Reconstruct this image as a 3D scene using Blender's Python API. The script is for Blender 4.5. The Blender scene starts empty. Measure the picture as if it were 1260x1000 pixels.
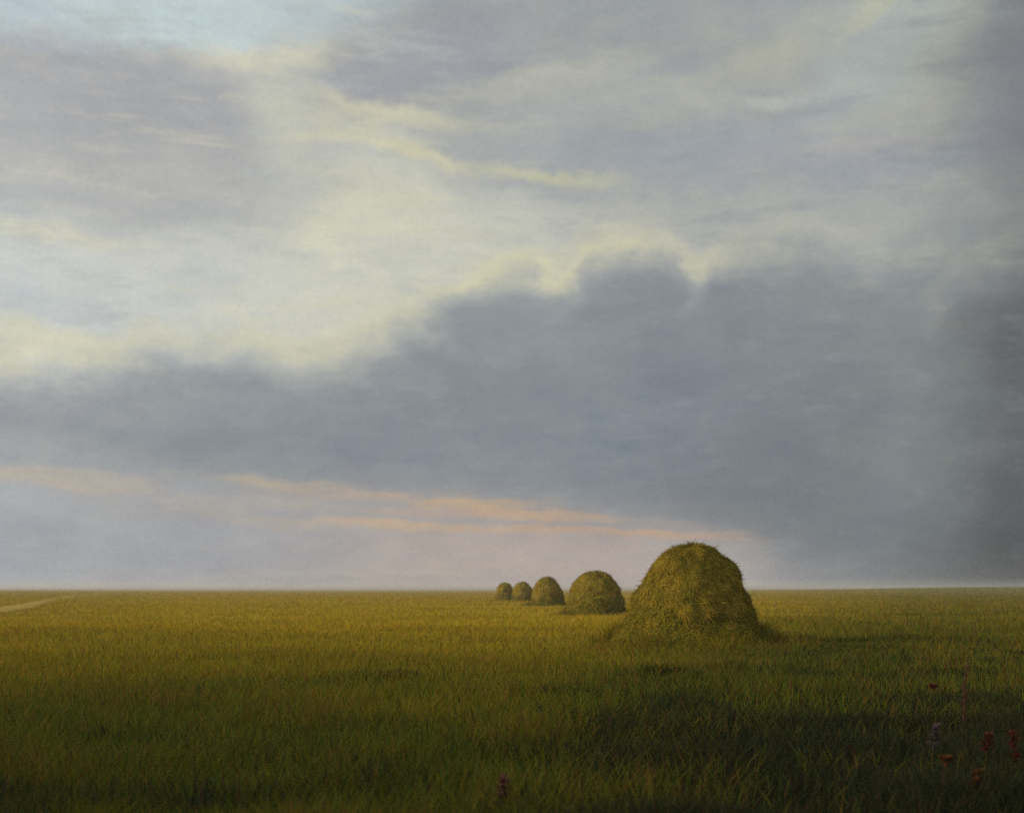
import bpy, math, random
import numpy as np
random.seed(7)
RNG = np.random.default_rng(11)
S = bpy.context.scene
COL = S.collection
PI = math.pi
F = 1521.0            # focal length in photo pixels (about 45 degrees across)
HY = 724.0            # the level line in the photo
EYE = 1.7

def lin(r, g, b):
    def f(c):
        c /= 255.0
        return c / 12.92 if c <= 0.04045 else ((c + 0.055) / 1.055) ** 2.4
    return (f(r), f(g), f(b), 1.0)

# ------------------------------------------------------------------ helpers
def link(o):
    COL.objects.link(o)
    return o

def tag(o, label=None, cat=None, group=None, kind=None):
    if label: o['label'] = label
    if cat: o['category'] = cat
    if group: o['group'] = group
    if kind: o['kind'] = kind
    return o

def empty(name, loc, rz=0.0):
    o = bpy.data.objects.new(name, None)
    o.location = loc
    o.rotation_euler = (0, 0, rz)
    o.empty_display_size = 0.2
    return link(o)

def mesh_np(name, co, loops, sizes, mat, parent=None, attrs=None, smooth=False, loc=None):
    me = bpy.data.meshes.new(name)
    co = np.asarray(co, dtype=np.float32).reshape(-1, 3)
    loops = np.asarray(loops, dtype=np.int32).ravel()
    sizes = np.asarray(sizes, dtype=np.int32).ravel()
    me.vertices.add(len(co)); me.vertices.foreach_set('co', co.ravel())
    me.loops.add(len(loops)); me.loops.foreach_set('vertex_index', loops)
    me.polygons.add(len(sizes))
    st = np.zeros(len(sizes), dtype=np.int32); st[1:] = np.cumsum(sizes)[:-1]
    me.polygons.foreach_set('loop_start', st)
    if smooth:
        me.polygons.foreach_set('use_smooth', np.ones(len(sizes), dtype=bool))
    for k, v in (attrs or {}).items():
        a = me.attributes.new(k, 'FLOAT', 'POINT')
        a.data.foreach_set('value', np.asarray(v, dtype=np.float32))
    me.update(calc_edges=True)
    me.materials.append(mat)
    o = bpy.data.objects.new(name, me)
    if parent: o.parent = parent
    if loc is not None: o.location = loc
    return link(o)

def sstep(x, a, b):
    t = np.clip((np.asarray(x, dtype=float) - a) / (b - a), 0, 1)
    return t * t * (3 - 2 * t)

def vnoise(x, y, s, seed=0):
    """smooth value noise in the ground plane, 0..1"""
    x = np.asarray(x, dtype=float) / s; y = np.asarray(y, dtype=float) / s
    xi = np.floor(x); yi = np.floor(y); fx = x - xi; fy = y - yi
    fx = fx * fx * (3 - 2 * fx); fy = fy * fy * (3 - 2 * fy)
    def h(a, b):
        v = np.sin(a * 127.1 + b * 311.7 + seed * 74.7) * 43758.5453
        return v - np.floor(v)
    return ((h(xi, yi) * (1 - fx) + h(xi + 1, yi) * fx) * (1 - fy)
            + (h(xi, yi + 1) * (1 - fx) + h(xi + 1, yi + 1) * fx) * fy)

def ground_h(x, y):
    """height of the meadow: small swells, a slow rise far off to the right"""
    x = np.asarray(x, dtype=float); y = np.asarray(y, dtype=float)
    d = np.hypot(x, y)
    h = 0.10 * (vnoise(x, y, 9.0, 1) - 0.5) * sstep(d, 6, 14)
    h += 0.20 * (vnoise(x, y, 37.0, 2) - 0.5) * sstep(d, 20, 60)
    s = x / np.maximum(np.abs(y), 1.0)
    far = sstep(y, 300, 900)
    h += far * (3.6 * sstep(s, 0.10, 0.42) + 0.6 * sstep(-s, 0.1, 0.4) - 0.7)
    return h

def at(X, Y):
    d = EYE * F / (Y - HY)
    return (X - 630.0) / F * d, d

# ------------------------------------------------------------------ material builder
class N:
    """small wrapper: arithmetic on shader sockets"""
    def __init__(s, tree): s.t = tree; s.n = tree.nodes; s.l = tree.links
    def put(s, sock, v):
        if isinstance(v, (int, float)):
            sock.default_value = v
        elif isinstance(v, (tuple, list)):
            sock.default_value = v
        else:
            s.l.new(v, sock)
    def m(s, op, a, b=None, c=None, clamp=False):
        nd = s.n.new('ShaderNodeMath'); nd.operation = op; nd.use_clamp = clamp
        s.put(nd.inputs[0], a)
        if b is not None: s.put(nd.inputs[1], b)
        if c is not None: s.put(nd.inputs[2], c)
        return nd.outputs[0]
    def vm(s, op, a, b=None):
        nd = s.n.new('ShaderNodeVectorMath'); nd.operation = op
        s.put(nd.inputs[0], a)
        if b is not None:
            if op == 'SCALE': s.put(nd.inputs['Scale'], b)
            else: s.put(nd.inputs[1], b)
        return nd.outputs['Value'] if op in ('LENGTH', 'DOT_PRODUCT') else nd.outputs[0]
    def smooth(s, x, a, b, lo=0.0, hi=1.0):
        nd = s.n.new('ShaderNodeMapRange'); nd.interpolation_type = 'SMOOTHSTEP'
        s.put(nd.inputs['Value'], x)
        for k, v in (('From Min', a), ('From Max', b), ('To Min', lo), ('To Max', hi)):
            s.put(nd.inputs[k], v)
        return nd.outputs[0]
    def mix(s, f, a, b, blend='MIX'):
        nd = s.n.new('ShaderNodeMix'); nd.data_type = 'RGBA'; nd.blend_type = blend
        s.put(nd.inputs[0], f); s.put(nd.inputs[6], a); s.put(nd.inputs[7], b)
        return nd.outputs[2]
    def ramp(s, x, stops, interp='LINEAR'):
        nd = s.n.new('ShaderNodeValToRGB'); cr = nd.color_ramp; cr.interpolation = interp
        while len(cr.elements) < len(stops): cr.elements.new(0.5)
        for e, (p, c) in zip(cr.elements, sorted(stops, key=lambda q: q[0])):
            e.position = p; e.color = c
        s.put(nd.inputs[0], x)
        return nd.outputs[0]
    def curve(s, x, pts):
        nd = s.n.new('ShaderNodeFloatCurve'); c = nd.mapping.curves[0]
        pts = sorted(pts)
        c.points[0].location = pts[0]; c.points[1].location = pts[-1]
        for p in pts[1:-1]: c.points.new(*p)
        nd.mapping.update()
        s.put(nd.inputs['Value'], x)
        return nd.outputs[0]
    def noise(s, vec, scale, detail=4, rough=0.55, col=False, lac=2.0):
        nd = s.n.new('ShaderNodeTexNoise')
        s.put(nd.inputs['Vector'], vec)
        nd.inputs['Scale'].default_value = scale; nd.inputs['Detail'].default_value = detail
        nd.inputs['Roughness'].default_value = rough; nd.inputs['Lacunarity'].default_value = lac
        return nd.outputs['Color' if col else 'Fac']
    def xyz(s, v):
        nd = s.n.new('ShaderNodeSeparateXYZ'); s.put(nd.inputs[0], v); return nd.outputs
    def vec(s, x, y, z=0.0):
        nd = s.n.new('ShaderNodeCombineXYZ')
        for k, v in enumerate((x, y, z)): s.put(nd.inputs[k], v)
        return nd.outputs[0]

def material(name):
    m = bpy.data.materials.new(name); m.use_nodes = True
    m.node_tree.nodes.clear()
    return m, N(m.node_tree)

def leaf_shader(b, color, trans=0.35):
    dn = b.n.new('ShaderNodeBsdfDiffuse'); b.put(dn.inputs['Color'], color)
    tn = b.n.new('ShaderNodeBsdfTranslucent'); b.put(tn.inputs['Color'], color)
    mx = b.n.new('ShaderNodeMixShader'); mx.inputs[0].default_value = trans
    b.l.new(dn.outputs[0], mx.inputs[1]); b.l.new(tn.outputs[0], mx.inputs[2])
    out = b.n.new('ShaderNodeOutputMaterial'); b.l.new(mx.outputs[0], out.inputs[0])

def attr(b, name):
    nd = b.n.new('ShaderNodeAttribute'); nd.attribute_name = name
    return nd.outputs['Fac']

def pos(b):
    return b.n.new('ShaderNodeNewGeometry').outputs['Position']

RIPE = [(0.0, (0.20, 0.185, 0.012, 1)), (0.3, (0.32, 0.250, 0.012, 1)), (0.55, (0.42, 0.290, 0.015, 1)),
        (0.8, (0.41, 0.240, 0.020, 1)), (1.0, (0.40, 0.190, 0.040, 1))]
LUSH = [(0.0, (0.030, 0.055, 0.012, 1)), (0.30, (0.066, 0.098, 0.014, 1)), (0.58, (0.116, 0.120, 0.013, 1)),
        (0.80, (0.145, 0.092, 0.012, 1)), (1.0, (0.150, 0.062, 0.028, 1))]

def field_colour(b, tint, ripe_shade):
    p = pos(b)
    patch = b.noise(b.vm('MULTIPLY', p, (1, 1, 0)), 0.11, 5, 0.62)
    rr = b.m('ADD', ripe_shade, b.m('MULTIPLY', b.m('SUBTRACT', patch, 0.5), 1.45), clamp=True)
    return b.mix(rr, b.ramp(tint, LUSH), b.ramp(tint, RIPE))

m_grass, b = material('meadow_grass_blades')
leaf_shader(b, field_colour(b, attr(b, 'tint'), attr(b, 'ripe_shade')), 0.35)

m_ground, b = material('meadow_soil')
p = pos(b)
n1 = b.noise(p, 2.3, 6, 0.65)
rp = attr(b, 'ripe_shade')
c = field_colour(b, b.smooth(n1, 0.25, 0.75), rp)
sp = b.noise(b.vm('MULTIPLY', p, (1, 1, 0)), 0.035, 5, 0.6)
c = b.mix(b.smooth(sp, 0.38, 0.68, 0.0, 0.35), c, (0.33, 0.23, 0.055, 1))
dn = b.n.new('ShaderNodeBsdfDiffuse'); b.put(dn.inputs['Color'], c)
bp = b.n.new('ShaderNodeBump'); bp.inputs['Strength'].default_value = 0.6; bp.inputs['Distance'].default_value = 0.08
b.put(bp.inputs['Height'], n1); b.l.new(bp.outputs[0], dn.inputs['Normal'])
out = b.n.new('ShaderNodeOutputMaterial'); b.l.new(dn.outputs[0], out.inputs[0])

m_hay, b = material('weathered_hay')
oc = b.n.new('ShaderNodeTexCoord').outputs['Object']
n1 = b.noise(oc, 1.6, 5, 0.6)
t = b.m('ADD', b.m('MULTIPLY', attr(b, 'tint'), 0.62), b.m('MULTIPLY', b.smooth(n1, 0.3, 0.7), 0.38))
c = b.ramp(t, [(0.0, (0.115, 0.105, 0.014, 1)), (0.35, (0.215, 0.165, 0.020, 1)), (0.6, (0.300, 0.205, 0.024, 1)),
               (0.85, (0.38, 0.235, 0.034, 1)), (1.0, (0.40, 0.260, 0.070, 1))])
leaf_shader(b, c, 0.18)

m_skirt, b = material('hay_mixed_with_grass')
oc = b.n.new('ShaderNodeTexCoord').outputs['Object']
n1 = b.noise(oc, 2.2, 5, 0.6)
t = b.m('ADD', b.m('MULTIPLY', attr(b, 'tint'), 0.6), b.m('MULTIPLY', b.smooth(n1, 0.3, 0.7), 0.4))
c = b.ramp(t, [(0.0, (0.085, 0.088, 0.012, 1)), (0.4, (0.175, 0.145, 0.016, 1)), (0.7, (0.260, 0.185, 0.020, 1)),
               (1.0, (0.33, 0.205, 0.030, 1))])
leaf_shader(b, c, 0.2)

m_strip, b = material('pale_stubble')
n1 = b.noise(b.vm('MULTIPLY', pos(b), (1, 1, 0)), 0.12, 5, 0.6)
c = b.ramp(n1, [(0.3, (0.32, 0.20, 0.03, 1)), (0.55, (0.40, 0.27, 0.07, 1)), (0.75, (0.46, 0.31, 0.11, 1))])
dn = b.n.new('ShaderNodeBsdfDiffuse'); b.put(dn.inputs['Color'], c)
out = b.n.new('ShaderNodeOutputMaterial'); b.l.new(dn.outputs[0], out.inputs[0])

m_shade_herb, b = material('shade_herbage_leaves')  # very dark leaves that carry the foreground shade in their colour
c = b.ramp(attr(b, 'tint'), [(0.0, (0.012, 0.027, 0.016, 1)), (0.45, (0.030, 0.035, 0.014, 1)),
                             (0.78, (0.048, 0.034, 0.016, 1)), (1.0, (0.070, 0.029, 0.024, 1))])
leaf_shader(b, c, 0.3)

m_weed, b = material('weed_leaves')
c = b.ramp(attr(b, 'tint'), [(0.0, (0.030, 0.055, 0.012, 1)), (0.4, (0.075, 0.080, 0.012, 1)),
                             (0.75, (0.125, 0.095, 0.014, 1)), (1.0, (0.15, 0.070, 0.034, 1))])
leaf_shader(b, c, 0.3)

def flat_leaf(name, c0, c1, tr=0.3):
    m, b = material(name)
    leaf_shader(b, b.ramp(attr(b, 'tint'), [(0, c0), (1, c1)]), tr)
    return m
m_stem = flat_leaf('flower_stem', (0.045, 0.045, 0.012, 1), (0.10, 0.06, 0.02, 1))
m_leaf = flat_leaf('flower_leaf', (0.025, 0.04, 0.01, 1), (0.06, 0.06, 0.012, 1))
m_pink = flat_leaf('pink_petals', (0.085, 0.034, 0.034, 1), (0.16, 0.072, 0.064, 1))
m_red = flat_leaf('red_petals', (0.080, 0.020, 0.015, 1), (0.155, 0.042, 0.028, 1))
m_orange = flat_leaf('orange_petals', (0.10, 0.036, 0.012, 1), (0.17, 0.064, 0.02, 1))
m_mauve = flat_leaf('mauve_petals', (0.075, 0.050, 0.055, 1), (0.14, 0.10, 0.10, 1))
m_brown = flat_leaf('brown_seed', (0.06, 0.035, 0.02, 1), (0.12, 0.06, 0.03, 1))

# ------------------------------------------------------------------ ground sheet to the horizon
def ripe_shade_map(x, y):
    """how yellow the meadow is, greener in front; shade there and on the right is put in"""
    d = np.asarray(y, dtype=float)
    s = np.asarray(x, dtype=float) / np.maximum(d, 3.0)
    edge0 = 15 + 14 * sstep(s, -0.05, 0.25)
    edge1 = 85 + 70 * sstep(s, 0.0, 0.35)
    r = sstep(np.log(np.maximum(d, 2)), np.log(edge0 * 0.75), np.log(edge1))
    return r * (1 - .72 * sstep(s, .12, .38)) * (1 - .12 * sstep(-s, .2, .42))  # right side dimmed as under cloud, put into the colour

def axis(lim, near, n):
    t = np.linspace(-1, 1, n)
    k = math.asinh(lim / near)
    return near * np.sinh(t * k)
gx = axis(7000, 14, 241); gy = axis(9000, 14, 301)
X, Y = np.meshgrid(gx, gy)
Z = ground_h(X, Y)
co = np.stack([X, Y, Z], -1).reshape(-1, 3)
nx, ny = len(gx), len(gy)
i = np.arange(nx * ny).reshape(ny, nx)
quads = np.stack([i[:-1, :-1], i[:-1, 1:], i[1:, 1:], i[1:, :-1]], -1).reshape(-1, 4)
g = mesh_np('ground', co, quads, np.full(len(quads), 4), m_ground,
            attrs={'ripe_shade': ripe_shade_map(X, np.abs(Y)).ravel() * 0.9}, smooth=True)
tag(g, kind='structure')

# ------------------------------------------------------------------ pale strips winding off on the left
def ribbon(name, pts, widths):
    pts = np.array([at(*q) for q in pts]); n = 90
    tt = np.linspace(0, len(pts) - 1, n)
    cx = np.interp(tt, range(len(pts)), pts[:, 0]); cy = np.interp(tt, range(len(pts)), pts[:, 1])
    w = np.interp(tt, range(len(pts)), widths)
    for _ in range(4):
        cx[1:-1] = (cx[:-2] + 2 * cx[1:-1] + cx[2:]) / 4; cy[1:-1] = (cy[:-2] + 2 * cy[1:-1] + cy[2:]) / 4
    tx = np.gradient(cx); ty = np.gradient(cy); L = np.hypot(tx, ty); nxv = -ty / L; nyv = tx / L
    w = w * (0.75 + 0.5 * RNG.random(n))
    k = 7
    V = []
    for a in np.linspace(-1, 1, k):
        px = cx + nxv * w * a; py = cy + nyv * w * a
        V.append(np.stack([px, py, ground_h(px, py) + 0.03 + 0.08 * (1 - a * a)], -1))
    V = np.array(V).reshape(-1, 3)
    i = np.arange(k * n).reshape(k, n)
    q = np.stack([i[:-1, :-1], i[:-1, 1:], i[1:, 1:], i[1:, :-1]], -1).reshape(-1, 4)
    o = mesh_np(name, V, q, np.full(len(q), 4), m_strip, smooth=True)
    tag(o, kind='structure')
    return cx, cy, w
STRIPS = [ribbon('path', [(-45, 757), (-8, 751), (22, 746), (46, 741.5), (64, 738), (86, 734.5), (112, 731.8), (150, 729.8)], [1.2, 1.5, 1.5, 1.2, .9, 1.2, 2.0, 1.0])]

# ------------------------------------------------------------------ haystacks
def hay_strands(P, Nn, D, L, W, lift):
    """thin strands lying on a surface: points, normals, directions -> mesh arrays"""
    n = len(P)
    B = np.cross(Nn, D); B /= np.linalg.norm(B, axis=1, keepdims=True) + 1e-9
    p0 = P - D * L[:, None] * 0.5; p1 = P + Nn * (lift * 0.8)[:, None]
    p2 = P + D * L[:, None] * 0.5 + Nn * (lift * RNG.uniform(0.1, 1.6, n))[:, None]
    h = B * W[:, None] * 0.5
    co = np.stack([p0 - h * .5, p0 + h * .5, p1 - h, p1 + h, p2 - h * .3, p2 + h * .3], 1).reshape(-1, 3)
    base = (np.arange(n) * 6)[:, None]
    q = np.concatenate([base + np.array([[0, 1, 3, 2]]), base + np.array([[2, 3, 5, 4]])], 1).reshape(-1, 4)
    tint = np.repeat(RNG.random(n), 6)
    return co, q, tint

def resample(pr, n):
    pr = np.array(pr, dtype=float)
    for _ in range(3):      # corner cutting keeps the outline soft
        a = pr[:-1] * .75 + pr[1:] * .25; c = pr[:-1] * .25 + pr[1:] * .75
        q = np.empty((2 * len(a), 2)); q[0::2] = a; q[1::2] = c
        pr = np.vstack([pr[:1], q, pr[-1:]])
    s = np.concatenate([[0], np.cumsum(np.hypot(*np.diff(pr, axis=0).T))]); s /= s[-1]
    t = np.linspace(0, 1, n)
    return np.stack([np.interp(t, s, pr[:, 0]), np.interp(t, s, pr[:, 1])], -1)

def surface(profR, profL, nr, na, bump, seed, yscale=1.0):
    A = resample(profR, nr); B = resample(profL, nr)
    th = np.linspace(0, 2 * PI, na, endpoint=False)
    k = 0.5 + 0.5 * np.cos(th)                       # 1 on the right, 0 on the left
    r = A[:, :1] * k + B[:, :1] * (1 - k)
    z = A[:, 1:] * k + B[:, 1:] * (1 - k)
    x = r * np.cos(th); y = r * np.sin(th) * yscale
    nz = (vnoise(th[None] * 2.2 + 5 + 0 * z, z * 2.2, 1.0, seed) - .5) * 1.4 + \
         (vnoise(th[None] * 6 + 0 * z, z * 5, 1.0, seed + 3) - .5) * .6
    nz = nz + (vnoise(th[None] * 1.1 + 0 * z, z * 1.0 + seed, 1.0, seed + 6) - .5) * 1.1      # slumps and hollows
    wrap = sstep(th, 2 * PI - 0.9, 2 * PI)[None]     # close the noise where the ring meets itself
    nz = nz * (1 - wrap) + nz[:, :1] * wrap
    fall = np.clip(r / 0.6, 0, 1)
    x = x * (1 + bump * nz * fall / np.maximum(r, .3)); y = y * (1 + bump * nz * fall / np.maximum(r, .3))
    z = z + bump * 0.4 * nz * (z > 0.15)
    return np.stack([x, y, z], -1)

def grid_mesh(P):
    nr, na = P.shape[:2]
    i = np.arange(nr * na).reshape(nr, na); j = np.roll(i, -1, axis=1)
    q = np.stack([i[:-1], i[1:], j[1:], j[:-1]], -1).reshape(-1, 4)
    return P.reshape(-1, 3), q

def grid_sample(P, n, area=True):
    """random points, normals and downhill directions on the ring grid"""
    nr, na = P.shape[:2]
    J = np.roll(P, -1, axis=1)
    e1 = P[1:] - P[:-1]; e2 = J[:-1] - P[:-1]
    c = np.cross(e1, e2); A = np.linalg.norm(c, axis=2) + 1e-12
    w = A.ravel() / A.sum()
    k = RNG.choice(len(w), n, p=w); a, bb = np.divmod(k, na)
    u = RNG.random(n)[:, None]; v = RNG.random(n)[:, None]
    pt = P[a, bb] + e1[a, bb] * u + e2[a, bb] * v
    nn = c[a, bb] / A[a, bb][:, None]
    cen = P.mean((0, 1)); flip = ((pt - cen) * nn).sum(1) < 0
    nn[flip] *= -1
    d = e1[a, bb]; d = d / (np.linalg.norm(d, axis=1, keepdims=True) + 1e-9)
    s = e2[a, bb]; s = s / (np.linalg.norm(s, axis=1, keepdims=True) + 1e-9)
    ang = RNG.normal(0, 0.75, n)[:, None]
    return pt, nn, d * np.cos(ang) + s * np.sin(ang)

def hay_piece(name, P, n, L, W, lift, parent, mat=None):
    co, q = grid_mesh(P)
    t0 = 0.15 + 0.5 * RNG.random(len(co))
    pt, nn, d = grid_sample(P, n)
    loose = RNG.random(n) < .10                         # wisps that stand off the surface
    d = np.where(loose[:, None], d + nn * RNG.uniform(.2, .9, n)[:, None], d)
    d /= np.linalg.norm(d, axis=1, keepdims=True)
    co2, q2, t2 = hay_strands(pt, nn, d, RNG.uniform(L * .5, L * 1.4, n), RNG.uniform(W * .6, W * 1.5, n), RNG.uniform(lift * .3, lift * 1.6, n))
    o = mesh_np(name, np.vstack([co, co2]), np.vstack([q, q2 + len(co)]), np.full(len(q) + len(q2), 4), mat or m_hay,
                parent=parent, attrs={'tint': np.concatenate([t0, t2])})
    return o

def haystack(cx, cy, domeR, domeL, skirtR, skirtL, ns, label, seed, W):
    root = empty('haystack', (cx, cy, float(ground_h(cx, cy))))
    tag(root, label, 'haystack', 'haystacks standing in a receding row on the meadow')
    hay_piece('hay_dome', surface(domeR, domeL, 44, 80, 0.15, seed), ns, 0.34, W, 0.035, root)
    hay_piece('loose_hay_skirt', surface(skirtR, skirtL, 20, 80, 0.15, seed + 9, 1.0), ns // 2, 0.30, W, 0.07, root, m_skirt)
    return root

k = 35.0 / F
def px(l, c): return [(abs(X_ - c) * k, (HY - Y_) * k + EYE) for X_, Y_ in l]
bx, by = (854 - 630) * k, 35.0
haystack(bx, by,
         px([(857, 672), (871, 674), (887, 683), (901, 697), (909, 711), (915, 724), (922, 740), (926, 758)], 854) + [(1.86, -0.1)],
         px([(851, 672), (838, 675), (823, 682), (809, 693), (798, 706), (788, 719), (781, 733), (776, 750)], 854) + [(1.92, -0.1)],
         [(1.58, .95), (1.72, 0.68), (1.92, 0.36), (2.22, 0.15), (2.8, -0.06)],
         [(1.70, 1.15), (1.86, 0.84), (2.04, 0.48), (2.36, 0.19), (2.95, -0.06)],
         26000, 'largest and nearest haystack, a broad olive gold dome rising well above the horizon', 1, 0.017)

def small(cxp, D, H, R, label, seed, ns, lean=0.0, W=0.05):
    cx = (cxp - 630) / F * D
    dome = lambda f: [(0, H * 1.01), (.25 * R * f, H * .985), (.47 * R * f, H * .925), (.68 * R * f, H * .82), (.85 * R * f, H * .69), (.97 * R * f, H * .52), (1.02 * R * f, H * .34), (1.03 * R * f, -.1)]
    sk_ = lambda f: [(.97 * R * f, H * .36), (1.04 * R * f, H * .24), (1.10 * R * f, H * .11), (1.26 * R * f, -.06)]
    return haystack(cx, D, dome(1 + lean), dome(1 - lean), sk_(1 + lean), sk_(1 - lean), ns, label, seed, W)
small(734, 85, 2.93, 1.84, 'second largest haystack, a rounded green gold dome just left of the biggest one', 2, 5000, -0.03)
small(673, 124, 2.80, 1.52, 'middle haystack of the row, a small upright dome left of the second largest stack', 3, 3000, 0.02, 0.07)
small(643.5, 160, 2.46, 1.32, 'tiny pale haystack tucked close against the left side of the middle stack', 4, 1600, 0.0, 0.09)
small(621, 172, 2.50, 1.16, 'farthest haystack, a tiny dome at the left end of the row', 5, 1500, 0.03, 0.09)

# ------------------------------------------------------------------ grass of the meadow (uncountable)
def blades(x, y, h, w, lean, tint, ripe_shade, name, mat, label):
    n = len(x)
    z = ground_h(x, y) - 0.01
    a = RNG.uniform(0, 2 * PI, n)                 # blade faces any way
    bx_, by_ = np.cos(a), np.sin(a)
    la = RNG.uniform(0, 2 * PI, n)
    lx, ly = np.cos(la) * lean * h, np.sin(la) * lean * h
    P = np.stack([x, y, z], -1)
    side = np.stack([bx_ * w * .5, by_ * w * .5, 0 * x], -1)
    m1 = P + np.stack([lx * .35, ly * .35, h * .6], -1)
    tp = P + np.stack([lx, ly, h], -1)
    co = np.stack([P - side, P + side, m1 + side * .75, m1 - side * .75, tp], 1).reshape(-1, 3)
    base = (np.arange(n) * 5)[:, None]
    lp = np.concatenate([base + np.array([[0, 1, 2, 3]]), base + np.array([[3, 2, 4]])], 1).ravel()
    sz = np.tile(np.array([4, 3]), n)
    o = mesh_np(name, co, lp, sz, mat, attrs={'tint': np.repeat(tint, 5), 'ripe_shade': np.repeat(ripe_shade, 5)})
    return tag(o, label, kind='stuff')

def scatter(n, d0, d1):
    """points over a strip that widens away from us, thinning with the square of the distance"""
    a, c = .52 * math.log(d1 / d0), 5.0 * (1 / d0 - 1 / d1)
    u = RNG.random(n)
    d = np.where(RNG.random(n) < a / (a + c), d0 * (d1 / d0) ** u, 1 / (1 / d0 - u * (1 / d0 - 1 / d1)))
    return RNG.uniform(-1, 1, n) * (.52 * d + 5.0), d
n = 660000
x, d = scatter(n, 6.0, 1400.0); y = d
keep = np.ones(n, bool)
for (cx, cy, w) in STRIPS:                        # nothing grows on the pale strips
    for a_, b_, w_ in zip(cx, cy, w):
        keep &= ((x - a_) ** 2 + ((y - b_)) ** 2) > (w_ * 1.0 + .25) ** 2
x, y, d = x[keep], y[keep], d[keep]; n = len(x)
ripe_shade = ripe_shade_map(x, y)
clump = vnoise(x, y, 1.3, 4) * .6 + vnoise(x, y, 0.45, 5) * .4
h = (0.15 + 0.14 * (1 - ripe_shade)) * RNG.uniform(.5, 1.25, n) * (0.55 + 0.9 * clump)
w = np.maximum(0.007, 0.00065 * d) * RNG.uniform(.6, 1.4, n)
tint = np.clip(RNG.normal(0.5, 0.27, n) + (clump - .5) * .5, 0, 1)
shade = sstep(630 + (x / d) * F, 560, 990) * sstep(HY + EYE * F / d, 825, 950)   # grass thinned here so the lower right darkens as if shaded
thin_out = RNG.random(n) > .93 * shade
x, y, d, h, w, tint, ripe_shade = (q[thin_out] for q in (x, y, d, h, w, tint, ripe_shade)); n = len(x)
blades(x, y, h, w, RNG.uniform(.1, .9, n), tint, ripe_shade, 'meadow_grass', m_grass, 'olive and gold meadow grass covering the whole field')

# dark herbage added as shade over the foreground and right, round the big stack
n = 600000
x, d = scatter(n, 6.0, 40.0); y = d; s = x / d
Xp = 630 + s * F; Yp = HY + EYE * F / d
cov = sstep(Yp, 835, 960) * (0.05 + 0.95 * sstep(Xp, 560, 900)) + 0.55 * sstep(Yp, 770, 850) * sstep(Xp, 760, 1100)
cov = cov + 0.75 * sstep(Yp, 772, 812) * sstep(Xp, 925, 1010) + 0.12 * sstep(Yp, 930, 990)  # thickened beside the stack to darken the ground where its shadow falls
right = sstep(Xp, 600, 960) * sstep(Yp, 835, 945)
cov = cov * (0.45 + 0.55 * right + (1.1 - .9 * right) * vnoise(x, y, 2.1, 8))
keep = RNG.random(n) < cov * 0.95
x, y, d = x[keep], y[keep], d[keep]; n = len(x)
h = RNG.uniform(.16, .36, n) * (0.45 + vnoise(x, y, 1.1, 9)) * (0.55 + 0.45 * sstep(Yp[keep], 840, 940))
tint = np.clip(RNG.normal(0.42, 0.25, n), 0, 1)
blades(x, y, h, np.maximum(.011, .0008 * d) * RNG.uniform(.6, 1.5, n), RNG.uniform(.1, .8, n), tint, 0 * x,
       'shade_herbage', m_shade_herb, 'dark herbage standing in for shade in the foreground and to the right')

# rank grass left standing round the feet of the stacks
GX, GY, GH = [], [], []
for cx, cy, R, nn, hh in [((854 - 630) * 35 / F, 35, 2.0, 21000, .62), ((734 - 630) / F * 85, 85, 1.90, 2600, .48), ((673 - 630) / F * 124, 124, 1.6, 900, .36),
                      ((643.5 - 630) / F * 160, 160, 1.4, 500, .32), ((621 - 630) / F * 172, 172, 1.2, 450, .32)]:
    a_ = RNG.uniform(0, 2 * PI, nn); r_ = R + np.abs(RNG.normal(0, 1.1, nn)) * (1 + .35 * np.sin(a_ * 3 + cy) + .50 * np.cos(a_) - .75 * np.sin(a_)).clip(.35, 3) - .30
    GX.append(cx + r_ * np.cos(a_)); GY.append(cy + r_ * np.sin(a_))
    GH.append(hh * RNG.uniform(.3, 1.1, nn) * np.clip(1.2 - .55 * (r_ - R), .25, 1.2))
x = np.concatenate(GX); y = np.concatenate(GY); h = np.concatenate(GH)
h = h * (.45 + .9 * vnoise(x, y, .7, 14)); n = len(x)
blades(x, y, h, np.maximum(.012, .00065 * y) * RNG.uniform(.6, 1.4, n), RNG.uniform(.1, .8, n), np.clip(RNG.normal(.5, .28, n), 0, 1),
       .22 + .40 * vnoise(x, y, .9, 15), 'rank_grass', m_grass, 'taller olive grass left standing round the feet of the haystacks')

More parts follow.
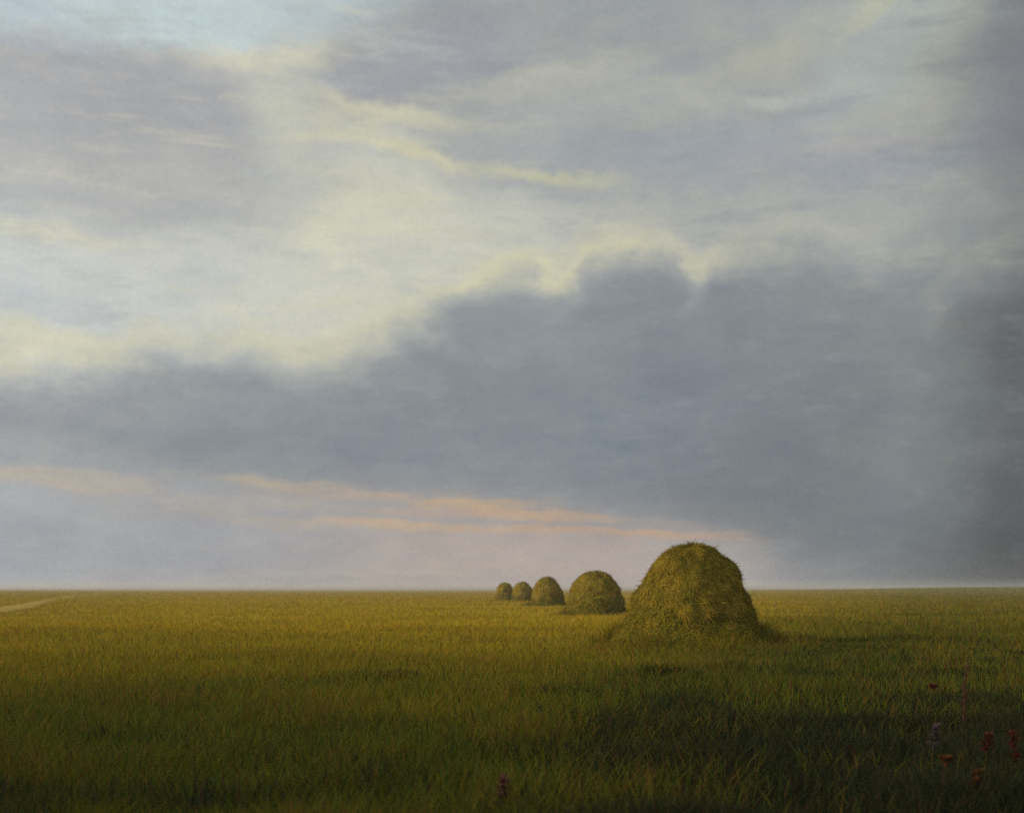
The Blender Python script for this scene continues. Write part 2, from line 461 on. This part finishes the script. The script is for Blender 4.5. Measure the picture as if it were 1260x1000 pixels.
# ------------------------------------------------------------------ separate weed clumps
def weed_clump(X_, Y_, wpx, hgt, label, nl, seed):
    cx, cy = at(X_, Y_)
    rx = wpx * 0.5 / F * cy
    root_z = float(ground_h(cx, cy))
    n = int(nl * .62)
    ang = RNG.uniform(0, 2 * PI, n); rr = np.abs(RNG.normal(0, .62, n))
    x = np.cos(ang) * rr * rx; y = np.sin(ang) * rr * max(rx * 1.5, .8)
    hh = hgt * .72 * np.clip(1 - .35 * rr, .35, 1) * RNG.uniform(.45, 1.1, n) * (.6 + .8 * vnoise(x + seed, y, .5, seed))
    P = np.stack([x, y, ground_h(cx + x, cy + y) - root_z - .02], -1)
    out = np.stack([np.cos(ang), np.sin(ang), 0 * ang], -1) * (.15 + .5 * RNG.random(n))[:, None] * hh[:, None]
    a = RNG.uniform(0, 2 * PI, n); w = RNG.uniform(.012, .030, n) + .0004 * cy
    side = np.stack([np.cos(a) * w, np.sin(a) * w, 0 * a], -1)
    t1 = P + out * .4 + np.stack([0 * a, 0 * a, hh * .55], -1)
    t2 = P + out + np.stack([0 * a, 0 * a, hh], -1)
    co = np.stack([P - side * .3, P + side * .3, t1 + side, t1 - side, t2], 1).reshape(-1, 3)
    base = (np.arange(n) * 5)[:, None]
    lp = np.concatenate([base + np.array([[0, 1, 2, 3]]), base + np.array([[3, 2, 4]])], 1).ravel()
    o = mesh_np('weed_clump', co, lp, np.tile([4, 3], n), m_weed, attrs={'tint': np.repeat(np.clip(RNG.normal(.4, .25, n), 0, 1), 5)},
                loc=(cx, cy, root_z))
    return tag(o, label, 'weeds', 'dark weed clumps in the meadow')
weed_clump(462, 838, 120, .38, 'dark green weed clump alone in the open grass on the left half of the field', 1500, 1)
weed_clump(690, 862, 110, .30, 'low dark weed clump in the grass to the front left of the biggest haystack', 1300, 3)
weed_clump(815, 842, 130, .42, 'broad dark weed clump directly in front of the biggest haystack', 1800, 4)
weed_clump(915, 832, 90, .45, 'tall dark weed clump at the right foot of the biggest haystack', 1300, 5)
weed_clump(1050, 806, 170, .40, 'long patch of dark leaves standing in for shadow right of the biggest haystack', 2200, 6)  # added leaves in place of the shadow beside the stack

# ------------------------------------------------------------------ single flowering stalks
def tube(pts, r0, r1, k=5):
    pts = np.array(pts); n = len(pts)
    r = np.linspace(r0, r1, n)
    th = np.arange(k) * 2 * PI / k
    ring = np.stack([np.cos(th), np.sin(th), 0 * th], -1)
    co = (pts[:, None] + ring[None] * r[:, None, None])
    return grid_mesh(co)

def stalk(X_, Y_top, d, hgt, mpet, spike, label, bend=0.05, blob=False):
    cx = (X_ - 630) / F * d
    gz = EYE - (Y_top - HY) / F * d - hgt         # so that its head stands at that height
    gz = float(ground_h(cx, d)); 
    root = empty('flower_stalk', (cx, d, gz))
    tag(root, label, 'flower', 'flowering stalks in the foreground grass')
    t = np.linspace(0, 1, 9)
    pts = np.stack([bend * t ** 2, 0.3 * bend * np.sin(t * 3), t * hgt], -1)
    co, q = tube(pts, .007, .003)
    mesh_np('stem', co, q, np.full(len(q), 4), m_stem, parent=root, attrs={'tint': RNG.random(len(co))})
    # leaves up the stem
    L = 14; V = []; Q = []
    for j in range(L):
        z = hgt * (.08 + .6 * j / L); a = j * 2.4; l = .13 * (1 - .5 * j / L); wv = .017
        dv = np.array([math.cos(a), math.sin(a), .45]); sv = np.array([-math.sin(a), math.cos(a), 0]) * wv
        p0 = np.array([bend * (z / hgt) ** 2, 0, z]); b0 = len(V)
        V += [p0, p0 + dv * l * .5 + sv, p0 + dv * l + np.array([0, 0, -.05]), p0 + dv * l * .5 - sv]
        Q += [[b0, b0 + 1, b0 + 2, b0 + 3]]
    mesh_np('leaf', V, Q, np.full(len(Q), 4), m_leaf, parent=root, attrs={'tint': RNG.random(len(V))})
    # flower head: many small petals
    npt = 120 if not blob else 90
    u = RNG.random(npt); a = RNG.uniform(0, 2 * PI, npt)
    if blob:
        z = hgt + .02 + .04 * (u - .5); rr = .036 * np.sqrt(np.clip(1 - (2 * u - 1) ** 2, .05, 1))
    else:
        z = hgt * (1 - spike) + u * hgt * spike * 1.04; rr = .030 * (1.2 - u) * RNG.uniform(.3, 1.3, npt) + .006
    tz = np.clip(z / hgt, 0, 1)
    c = np.stack([bend * tz ** 2 + np.cos(a) * rr * .6, .3 * bend * np.sin(tz * 3) + np.sin(a) * rr * .6, z], -1)
    dv = np.stack([np.cos(a), np.sin(a), RNG.uniform(-.3, .9, npt)], -1)
    sv = np.stack([-np.sin(a), np.cos(a), 0 * a], -1)
    sz = RNG.uniform(.016, .034, npt)[:, None]
    co = np.stack([c, c + dv * sz * .7 + sv * sz * .6, c + dv * sz * 1.4, c + dv * sz * .7 - sv * sz * .6], 1).reshape(-1, 3)
    q = np.arange(npt * 4).reshape(-1, 4)
    z0 = (hgt - .02) if blob else hgt * (1 - spike)
    tc = np.linspace(z0 / hgt, 1.03, 6)                      # the core the petals sit on
    cc, cq = tube(np.stack([bend * tc ** 2, .3 * bend * np.sin(tc * 3), tc * hgt], -1), .011 if not blob else .016, .005, 6)
    tints = np.concatenate([np.repeat(RNG.random(npt), 4), .2 + .3 * RNG.random(len(cc))])
    mesh_np('flower_head', np.vstack([co, cc]), np.vstack([q, cq + len(co)]), np.full(npt + len(cq), 4), mpet, parent=root, attrs={'tint': tints})
    return root

def stalk_at(X_, Ytop, Ybase, *a, **kw):
    cx, d = at(X_, Ybase)
    hgt = (Ybase - Ytop) / F * d
    return stalk(X_, Ytop, d, hgt, *a, **kw)
stalk_at(1186, 822, 912, m_pink, .75, 'tall dusty pink flower spike, tallest of the flowers on the right', bend=.03)
stalk_at(1152, 848, 912, m_red, .30, 'crimson topped flower stalk just left of the tall pink spike', bend=-.03, blob=True)
stalk_at(1147, 893, 968, m_mauve, .35, 'pale mauve flower stalk below the crimson one on the right', bend=.04)
stalk_at(1252, 900, 985, m_red, .40, 'bright red flower stalk at the right edge of the field', bend=-.05)
stalk_at(1161, 938, 1015, m_orange, .30, 'orange red flower stalk low among the flowers on the right', bend=.02, blob=True)
stalk_at(1196, 950, 1020, m_orange, .40, 'rusty orange flower spike right of the orange red one near the bottom edge', bend=.05)
stalk_at(1212, 905, 985, m_red, .25, 'small dull red flower stalk standing left of the bright red one', bend=.03)
stalk_at(618, 955, 1025, m_pink, .55, 'lone dull pink flower spike at the bottom middle of the field', bend=.01)

# ------------------------------------------------------------------ sky
def sk(r, g, b): return lin(r + 6, g + 6, b + 4)
SUN_EL = math.radians(15.0)
SUN_AZ = math.radians(-104.0)          # measured from straight ahead, negative to the left
W = bpy.data.worlds.new('World'); S.world = W; W.use_nodes = True
W.node_tree.nodes.clear()
b = N(W.node_tree)
D = b.n.new('ShaderNodeTexCoord').outputs['Generated']
D = b.vm('NORMALIZE', D)
dx, dy, dz = b.xyz(D)
hor = b.m('SQRT', b.m('ADD', b.m('ADD', b.m('MULTIPLY', dx, dx), b.m('MULTIPLY', dy, dy)), 1e-5))
# sky angles: U across (sine of the bearing), V upward (sine of the height), both in thousandths
sU = b.m('DIVIDE', dx, hor)
def UV(X_, Y_):
    a = (X_ - 630) / F; c = (HY - Y_) / F
    return a / math.sqrt(1 + a * a), c / math.sqrt(1 + a * a + c * c)
streak = b.vm('MULTIPLY', D, (1, 1, 3.2))
billow = b.vm('MULTIPLY', D, (1, 1, 1.25))
wa = b.noise(streak, 5.0, 5, 0.55, col=True)
wb = b.noise(billow, 13.0, 5, 0.6, col=True)
wc = b.noise(billow, 42.0, 4, 0.6, col=True)
def cen(v): return b.vm('SUBTRACT', v, (.5, .5, .5))
base = b.vec(sU, dz, 0)
warp = b.vm('ADD', b.vm('MULTIPLY', cen(wa), (.060, .018, 0)), b.vm('MULTIPLY', cen(wb), (.048, .034, 0)))
warp = b.vm('ADD', warp, b.vm('MULTIPLY', cen(wc), (.020, .014, 0)))
UVw = b.vm('ADD', base, warp)
soft = b.vm('ADD', base, b.vm('MULTIPLY', warp, (.5, .5, 0)))
fray = b.m('SUBTRACT', b.noise(streak, 9.0, 6, 0.62), 0.5)
fine = b.m('SUBTRACT', b.noise(streak, 30.0, 5, 0.65), 0.5)
Uw, Vw, _ = b.xyz(UVw)
Us, Vs, _ = b.xyz(soft)
HALF = 0.42
vo = b.n.new('ShaderNodeTexVoronoi'); vo.feature = 'SMOOTH_F1'; vo.inputs['Scale'].default_value = 12.5
vo.inputs['Smoothness'].default_value = 0.35; vo.inputs['Detail'].default_value = 2.0; vo.inputs['Roughness'].default_value = 0.45
b.put(vo.inputs['Vector'], b.vm('ADD', billow, b.vm('MULTIPLY', cen(wb), (.05, .05, .05))))
bump = b.m('MULTIPLY', .85, b.m('SUBTRACT', 0.42, vo.outputs['Distance']))        # rounded heads of the cumulus
def un(U_): return b.m('MULTIPLY_ADD', U_, 0.5 / HALF, 0.5, clamp=True)
uw = un(Uw); us = un(Us)
def upos(X_): return min(1, max(0, UV(X_, HY)[0] * .5 / HALF + .5))
VS = 0.5
def edge(pts, u):
    """height of a cloud's edge along the bearing"""
    P_ = [(upos(X_), (UV(X_, Y_)[1] + .05) / VS) for X_, Y_ in pts]
    P_ = [(0.0, P_[0][1])] + [q for q in P_ if 0.001 < q[0] < .999] + [(1.0, P_[-1][1])]
    return b.m('MULTIPLY_ADD', b.curve(u, P_), VS, -.05)
def cramp(stops, u): return b.ramp(u, [(upos(X_), sk(*c)) for X_, c in stops], 'EASE')
PX = 1 / F
def puff(col, X_, Y_, rx, ry, colour, strength, softness=.6, rot=0.0, sp=None, fr=.8):
    u0, v0 = UV(X_, Y_)
    v = b.vm('SUBTRACT', UVw if sp is None else sp, (u0, v0, 0))
    if rot:
        nd = b.n.new('ShaderNodeVectorRotate'); nd.rotation_type = 'Z_AXIS'
        b.put(nd.inputs['Vector'], v); nd.inputs['Angle'].default_value = math.radians(-rot); v = nd.outputs[0]
    v = b.vm('MULTIPLY', v, (1 / (rx * PX), 1 / (ry * PX), 0))
    L = b.m('ADD', b.vm('LENGTH', v), b.m('MULTIPLY', fray, fr))
    k_ = b.smooth(L, 1 + softness, max(0, 1 - softness), 0.0, strength)
    return b.mix(k_, col, sk(*colour) if len(colour) == 3 else colour)

# clear sky behind the clouds
sky = b.n.new('ShaderNodeTexSky'); sky.sky_type = 'NISHITA'; sky.sun_disc = False
sky.sun_elevation = SUN_EL; sky.sun_rotation = SUN_AZ
sky.air_density = 1.0; sky.dust_density = 1.2; sky.ozone_density = 2.0
clear = b.mix(0.80, b.vm('SCALE', sky.outputs[0], 0.10), sk(198, 211, 214))
# high pale veil
veil = cramp([(0, (190, 194, 192)), (250, (192, 194, 186)), (420, (199, 199, 186)), (600, (190, 191, 182)),
              (800, (172, 174, 171)), (1000, (164, 169, 169)), (1150, (155, 159, 162)), (1260, (134, 136, 142))], us)
e_top = edge([(0, 66), (120, 70), (200, 62), (330, 60), (400, 52), (460, 38), (540, 14), (600, -16), (800, -120), (1260, -300)], uw)
veilmask = b.smooth(b.m('ADD', b.m('SUBTRACT', Vw, e_top), b.m('MULTIPLY', fray, .012)), .012, -.010)
c = b.mix(veilmask, clear, veil)
c = puff(c, 190, 20, 90, 50, (190, 206, 206), .4)
# lit rim along the top of the veil
rim = b.smooth(b.m('ABSOLUTE', b.m('ADD', b.m('SUBTRACT', Vw, e_top), .006)), .012, .0, 0, .9)
c = b.mix(rim, c, sk(211, 207, 184))
# the streaks inside it
c = b.mix(b.smooth(fray, .02, .2, 0, .45), c, sk(207, 203, 168))
c = b.mix(b.smooth(fray, -.04, -.2, 0, .40), c, sk(166, 174, 180))
c = puff(c, 60, 350, 260, 75, (189, 195, 196), .75, .8)
c = puff(c, 330, 345, 160, 55, (191, 193, 187), .6, .8)
c = puff(c, 480, 300, 120, 90, (194, 195, 180), .6, .8)
c = puff(c, 1070, 60, 120, 70, (166, 176, 174), .6, .8, 35)
c = puff(c, 1130, 25, 60, 120, (176, 186, 182), .4, .7, -25)
# grey mass upper left
c = puff(c, 130, 132, 260, 60, (166, 167, 172), .95, .45, -3)
c = puff(c, 60, 215, 230, 62, (168, 169, 171), .75, .8)
c = puff(c, 250, 215, 130, 55, (170, 171, 170), .75, .6)
c = puff(c, 215, 262, 90, 13, (170, 172, 174), .6, .6)
c = puff(c, 235, 130, 110, 40, (154, 156, 162), .75, .7)
c = puff(c, 30, 290, 110, 9, (203, 200, 178), .5, .7)
# grey masses upper right
c = puff(c, 700, 45, 310, 88, (149, 153, 156), .94, .4, 6)
c = puff(c, 500, 84, 130, 34, (152, 154, 162), .95, .4, 10)
c = puff(c, 560, 50, 80, 46, (148, 152, 160), .6, .6, 25)
c = puff(c, 1000, 150, 400, 85, (148, 152, 156), .85, .55)
c = puff(c, 640, 172, 110, 36, (162, 166, 166), .9, .5, -6)
c = puff(c, 800, 195, 220, 34, (152, 157, 162), .8, .55)
c = puff(c, 900, 215, 190, 20, (152, 157, 164), .55, .6)
c = puff(c, 760, 112, 90, 26, (162, 165, 168), .7, .6)
c = puff(c, 950, 170, 130, 22, (154, 159, 168), .5, .6)
# lit cream rims round them
c = puff(c, 450, 122, 90, 8, (204, 200, 172), .7, .9, -9, fr=1.6)
c = puff(c, 655, 96, 70, 8, (186, 185, 171), .5, 1.0, 4, fr=2.0)
c = puff(c, 700, 110, 80, 14, (170, 171, 166), .5, 1.0, 2, fr=2.0)
c = puff(c, 750, 72, 60, 8, (172, 172, 162), .45, .9, 4, fr=2.8)
c = puff(c, 505, 184, 70, 7, (205, 200, 166), .7, .9, -14, fr=1.6)
c = puff(c, 685, 220, 75, 7, (190, 189, 160), .7, .9, -8, fr=1.8)
c = puff(c, 390, 165, 50, 8, (206, 202, 172), .6, .8, 10)
c = puff(c, 965, 62, 60, 16, (178, 178, 160), .5, 1.0, 14, fr=1.8)
c = puff(c, 1085, 8, 45, 10, (184, 180, 152), .6, .9, 35, fr=1.6)
c = puff(c, 1165, 50, 60, 16, (172, 172, 156), .5, 1.0, 50, fr=1.8)
c = puff(c, 350, 150, 45, 60, (192, 194, 180), .5, .8)
c = puff(c, 1060, 275, 250, 45, (159, 162, 160), .75, .9)
c = puff(c, 1220, 170, 60, 40, (128, 133, 148), .6, .8)
c = puff(c, 1230, 95, 70, 40, (134, 138, 146), .6, .8)
c = puff(c, 880, 118, 100, 20, (174, 175, 165), .55, 1.0, 4, fr=1.8)
c = puff(c, 985, 112, 80, 9, (176, 182, 182), .5, .9, fr=1.8)
c = puff(c, 1155, 100, 50, 34, (170, 170, 156), .5, 1.0, 40, fr=1.6)
c = puff(c, 1105, 66, 80, 40, (164, 174, 172), .55, .9, 30)
c = puff(c, 1055, 180, 90, 10, (172, 168, 162), .5, .9, fr=1.8)
c = puff(c, 1215, 260, 60, 50, (158, 164, 166), .6, 1.0)
c = puff(c, 1040, 205, 130, 16, (146, 151, 162), .55, .9, fr=1.6)
lay = b.noise(b.vm('MULTIPLY', b.vm('ADD', D, b.vm('MULTIPLY', cen(wb), (.05, .05, .02))), (1, 1, 5.5)), 8.5, 6, 0.62)
c = b.mix(b.smooth(lay, .52, .68, 0, .36), c, cramp([(0, (198, 194, 178)), (450, (202, 199, 172)), (800, (170, 169, 158)), (1260, (154, 155, 150))], us))
c = b.mix(b.smooth(lay, .48, .32, 0, .50), c, cramp([(0, (166, 170, 173)), (450, (176, 180, 180)), (800, (144, 150, 155)), (1260, (130, 136, 144))], us))
# lit edge of the great bank
e_bank = edge([(0, 468), (70, 470), (140, 462), (200, 440), (300, 436), (400, 438), (470, 422), (520, 398), (560, 384),
               (590, 350), (640, 326), (690, 352), (720, 314), (775, 290), (835, 304), (863, 346), (893, 306), (920, 298), (960, 300), (1030, 306), (1090, 316), (1135, 324), (1165, 350), (1195, 322), (1260, 290)], uw)
db = b.m('SUBTRACT', Vw, e_bank)
bump = b.m('MULTIPLY', bump, b.smooth(us, upos(430), upos(640), .35, 1.0))
lit = b.ramp(us, [(upos(-50), (.5,) * 4), (upos(120), (.55,) * 4), (upos(300), (.55,) * 4), (upos(560), (.85,) * 4), (upos(700), (.75,) * 4), (upos(850), (.30,) * 4), (upos(1060), (.18,) * 4), (upos(1165), (.30,) * 4), (upos(1260), (.1,) * 4)])
dbr = b.m('SUBTRACT', b.m('SUBTRACT', db, .010), b.m('MULTIPLY', bump, .040))
rimb = b.m('MULTIPLY', b.m('MULTIPLY', b.smooth(b.m('ABSOLUTE', b.m('SUBTRACT', dbr, .010)), .026, .0, 0, .9), lit), b.smooth(fray, -.14, .10, .25, 1))
c = b.mix(rimb, c, sk(202, 197, 166))
c = puff(c, 60, 420, 110, 14, (207, 204, 180), .7, .8, -12)
# low sky under the bank
low = cramp([(0, (164, 168, 174)), (200, (164, 163, 166)), (350, (162, 158, 158)), (550, (167, 158, 155)), (750, (168, 157, 154)),
             (880, (168, 162, 160)), (1000, (141, 141, 144)), (1120, (119, 120, 124)), (1260, (104, 106, 110))], us)
e_low = edge([(0, 556), (150, 572), (300, 590), (450, 602), (600, 610), (750, 625), (880, 648), (980, 672), (1080, 698), (1180, 714), (1260, 722)], us)
bank = cramp([(0, (154, 156, 158)), (150, (145, 150, 153)), (300, (138, 145, 149)), (450, (136, 142, 147)), (600, (134, 140, 145)),
              (750, (130, 137, 143)), (850, (126, 131, 138)), (950, (120, 126, 132)), (1080, (119, 125, 129)), (1180, (113, 118, 121)), (1260, (103, 106, 109))], us)
bank = b.mix(b.smooth(fray, -.16, .16, .34, 0), bank, sk(104, 112, 124))
bank = b.mix(b.smooth(fine, .0, .22, 0, .30), bank, sk(150, 157, 163))
bank = b.mix(b.smooth(bump, -.05, .25, 0, .22), bank, sk(148, 154, 160))
bank = b.mix(b.smooth(db, -.075, .0, 0, .38), bank, sk(152, 157, 162))
bm = b.smooth(b.m('SUBTRACT', b.m('ADD', db, b.m('MULTIPLY', fray, .022)), b.m('MULTIPLY', bump, .040)), .026, -.022)
c = b.mix(bm, c, bank)
c = puff(c, 760, 500, 260, 90, (120, 128, 139), .4, .9)
c = puff(c, 640, 420, 90, 40, (142, 149, 153), .4, 1.0, fr=2.0)
c = puff(c, 820, 390, 110, 40, (138, 144, 149), .4, 1.0, fr=2.0)
c = puff(c, 980, 400, 80, 50, (132, 138, 142), .4, 1.0, fr=2.0)
c = puff(c, 420, 545, 260, 38, (128, 135, 144), .6, .9, -4)
c = puff(c, 1000, 600, 170, 60, (106, 113, 121), .55, .9)
c = puff(c, 1110, 450, 45, 170, (134, 141, 143), .6, 1.0, -12, fr=1.6)
c = puff(c, 1185, 500, 32, 180, (128, 134, 135), .55, 1.0, -12, fr=1.6)
c = puff(c, 1060, 560, 26, 120, (104, 111, 116), .4, 1.0, -14, fr=1.6)
c = puff(c, 80, 500, 150, 30, (146, 150, 157), .5, .8)
lm = b.smooth(b.m('ADD', b.m('SUBTRACT', Vs, e_low), b.m('MULTIPLY', fray, .035)), .026, -.042)
c = b.mix(lm, c, low)
# salmon streaks low down
thin = b.m('SUBTRACT', b.noise(b.vm('MULTIPLY', D, (1, 1, 9)), 10.0, 5, 0.65), 0.5)
fray_keep = fray; fray = thin
for X_, Y_, rx, ry, cc, st, rt in [(40, 586, 110, 9, (184, 171, 152), .75, -4), (130, 603, 80, 6, (182, 168, 148), .6, -5),
                                   (250, 632, 80, 7, (186, 168, 142), .7, -5), (330, 596, 70, 7, (184, 165, 138), .6, -4),
                                   (300, 618, 120, 8, (172, 159, 148), .5, -2), (440, 647, 150, 6, (188, 163, 134), .75, -1),
                                   (420, 614, 90, 8, (176, 157, 143), .5, -2), (560, 617, 90, 7, (190, 160, 126), .75, -1),
                                   (660, 632, 100, 7, (188, 157, 128), .8, -3), (560, 634, 130, 5, (178, 155, 138), .6, 0),
                                   (640, 650, 130, 5, (184, 156, 132), .6, -1), (800, 655, 90, 6, (180, 152, 130), .75, -2),
                                   (700, 668, 170, 9, (172, 157, 148), .4, -1), (420, 672, 220, 9, (170, 158, 150), .4, 0),
                                   (690, 697, 200, 6, (176, 163, 150), .4, 0), (540, 708, 200, 5, (180, 168, 156), .4, 0)]:
    c = puff(c, X_, Y_, rx, ry * .85, (cc[0], cc[1] + 1, cc[2] + 2), st * .88, .9, rt, sp=soft, fr=3.6)
fray = fray_keep
c = puff(c, 150, 660, 200, 44, (153, 156, 162), .8, .8, sp=soft)
c = puff(c, 1000, 640, 130, 24, (116, 120, 126), .5, .8, -10, sp=soft)
c = puff(c, 1320, 420, 100, 560, (80, 82, 86), .50, 1.0, fr=.35)  # this puff and the next put a right edge vignette into the sky colour
c = puff(c, 1290, 690, 110, 80, (66, 68, 72), .55, 1.0, fr=.35)
# pale line of light lying on the horizon
c = b.mix(b.smooth(b.m('ABSOLUTE', dz), .009, .0, 0, .45), c, b.mix(b.smooth(sU, .15, .38), sk(188, 180, 170), sk(128, 130, 132)))
# brushy unevenness of thin cloud
blot = b.noise(b.vm('MULTIPLY', D, (1, 1, 2.0)), 11.0, 5, 0.6)
c = b.mix(1.0, c, b.ramp(blot, [(0.25, (.92, .93, .955, 1)), (0.5, (1, 1, 1, 1)), (0.75, (1.08, 1.065, 1.03, 1))]), 'MULTIPLY')
mott = b.noise(b.vm('MULTIPLY', D, (1, 1, 2.4)), 26.0, 6, 0.66)
c = b.mix(1.0, c, b.ramp(mott, [(0.25, (.93, .935, .95, 1)), (0.5, (1, 1, 1, 1)), (0.75, (1.08, 1.07, 1.04, 1))]), 'MULTIPLY')
fleck = b.noise(b.vm('MULTIPLY', D, (1, 1, 1.2)), 330.0, 2, 0.8)
c = b.mix(1.0, c, b.ramp(fleck, [(0.25, (.95, .95, .96, 1)), (0.75, (1.05, 1.05, 1.04, 1))]), 'MULTIPLY')
c = b.vm('SCALE', c, 10.0)
bg = b.n.new('ShaderNodeBackground'); bg.inputs['Strength'].default_value = 0.1
b.put(bg.inputs['Color'], c)
out = b.n.new('ShaderNodeOutputWorld'); b.l.new(bg.outputs[0], out.inputs[0])

# ------------------------------------------------------------------ sun, low on the left behind thin cloud
sl = bpy.data.lights.new('sun', 'SUN'); sl.energy = 3.0; sl.angle = math.radians(8.0); sl.color = (1.0, .86, .62)
so = link(bpy.data.objects.new('sun', sl))
from mathutils import Vector
sv = Vector((math.sin(SUN_AZ) * math.cos(SUN_EL), math.cos(SUN_AZ) * math.cos(SUN_EL), math.sin(SUN_EL)))
so.rotation_euler = sv.to_track_quat('Z', 'Y').to_euler()
so.location = sv * 60

# ------------------------------------------------------------------ thin evening haze lying over the plain
m_haze = bpy.data.materials.new('evening_haze'); m_haze.use_nodes = True; m_haze.node_tree.nodes.clear()
b = N(m_haze.node_tree)
pv = b.n.new('ShaderNodeVolumePrincipled'); pv.inputs['Color'].default_value = (.88, .82, .76, 1)
pv.inputs['Density'].default_value = 0.00042; pv.inputs['Anisotropy'].default_value = 0.2
out = b.n.new('ShaderNodeOutputMaterial'); b.l.new(pv.outputs[0], out.inputs['Volume'])
hx, hy, z0, z1 = 7100.0, 9100.0, -2.0, 5.5
V = [(x_, y_, z_) for z_ in (z0, z1) for x_, y_ in ((-hx, -hy), (hx, -hy), (hx, hy), (-hx, hy))]
Q = [(3, 2, 1, 0), (4, 5, 6, 7), (0, 1, 5, 4), (1, 2, 6, 5), (2, 3, 7, 6), (3, 0, 4, 7)]
hz = mesh_np('haze', V, Q, [4] * 6, m_haze)
tag(hz, 'thin evening haze paling the far edge of the field', kind='stuff')

# ------------------------------------------------------------------ camera
cam = bpy.data.cameras.new('camera'); co_ = link(bpy.data.objects.new('camera', cam))
co_.location = (0, 0, EYE); co_.rotation_euler = (PI / 2, 0, 0)
cam.sensor_width = 36; cam.sensor_fit = 'HORIZONTAL'; cam.lens = F / 1260 * 36
cam.shift_y = (HY - 500) / 1260
cam.clip_end = 20000; cam.clip_start = .1
cam.dof.use_dof = True; cam.dof.focus_distance = 20.0; cam.dof.aperture_fstop = 1.15
S.camera = co_

S.render.engine = 'CYCLES'
S.cycles.use_denoising = False
S.cycles.max_bounces = 4; S.cycles.diffuse_bounces = 2; S.cycles.transmission_bounces = 3; S.cycles.volume_bounces = 0
S.view_settings.view_transform = 'Standard'; S.view_settings.look = 'None'
S.view_settings.exposure = 0; S.view_settings.gamma = 1
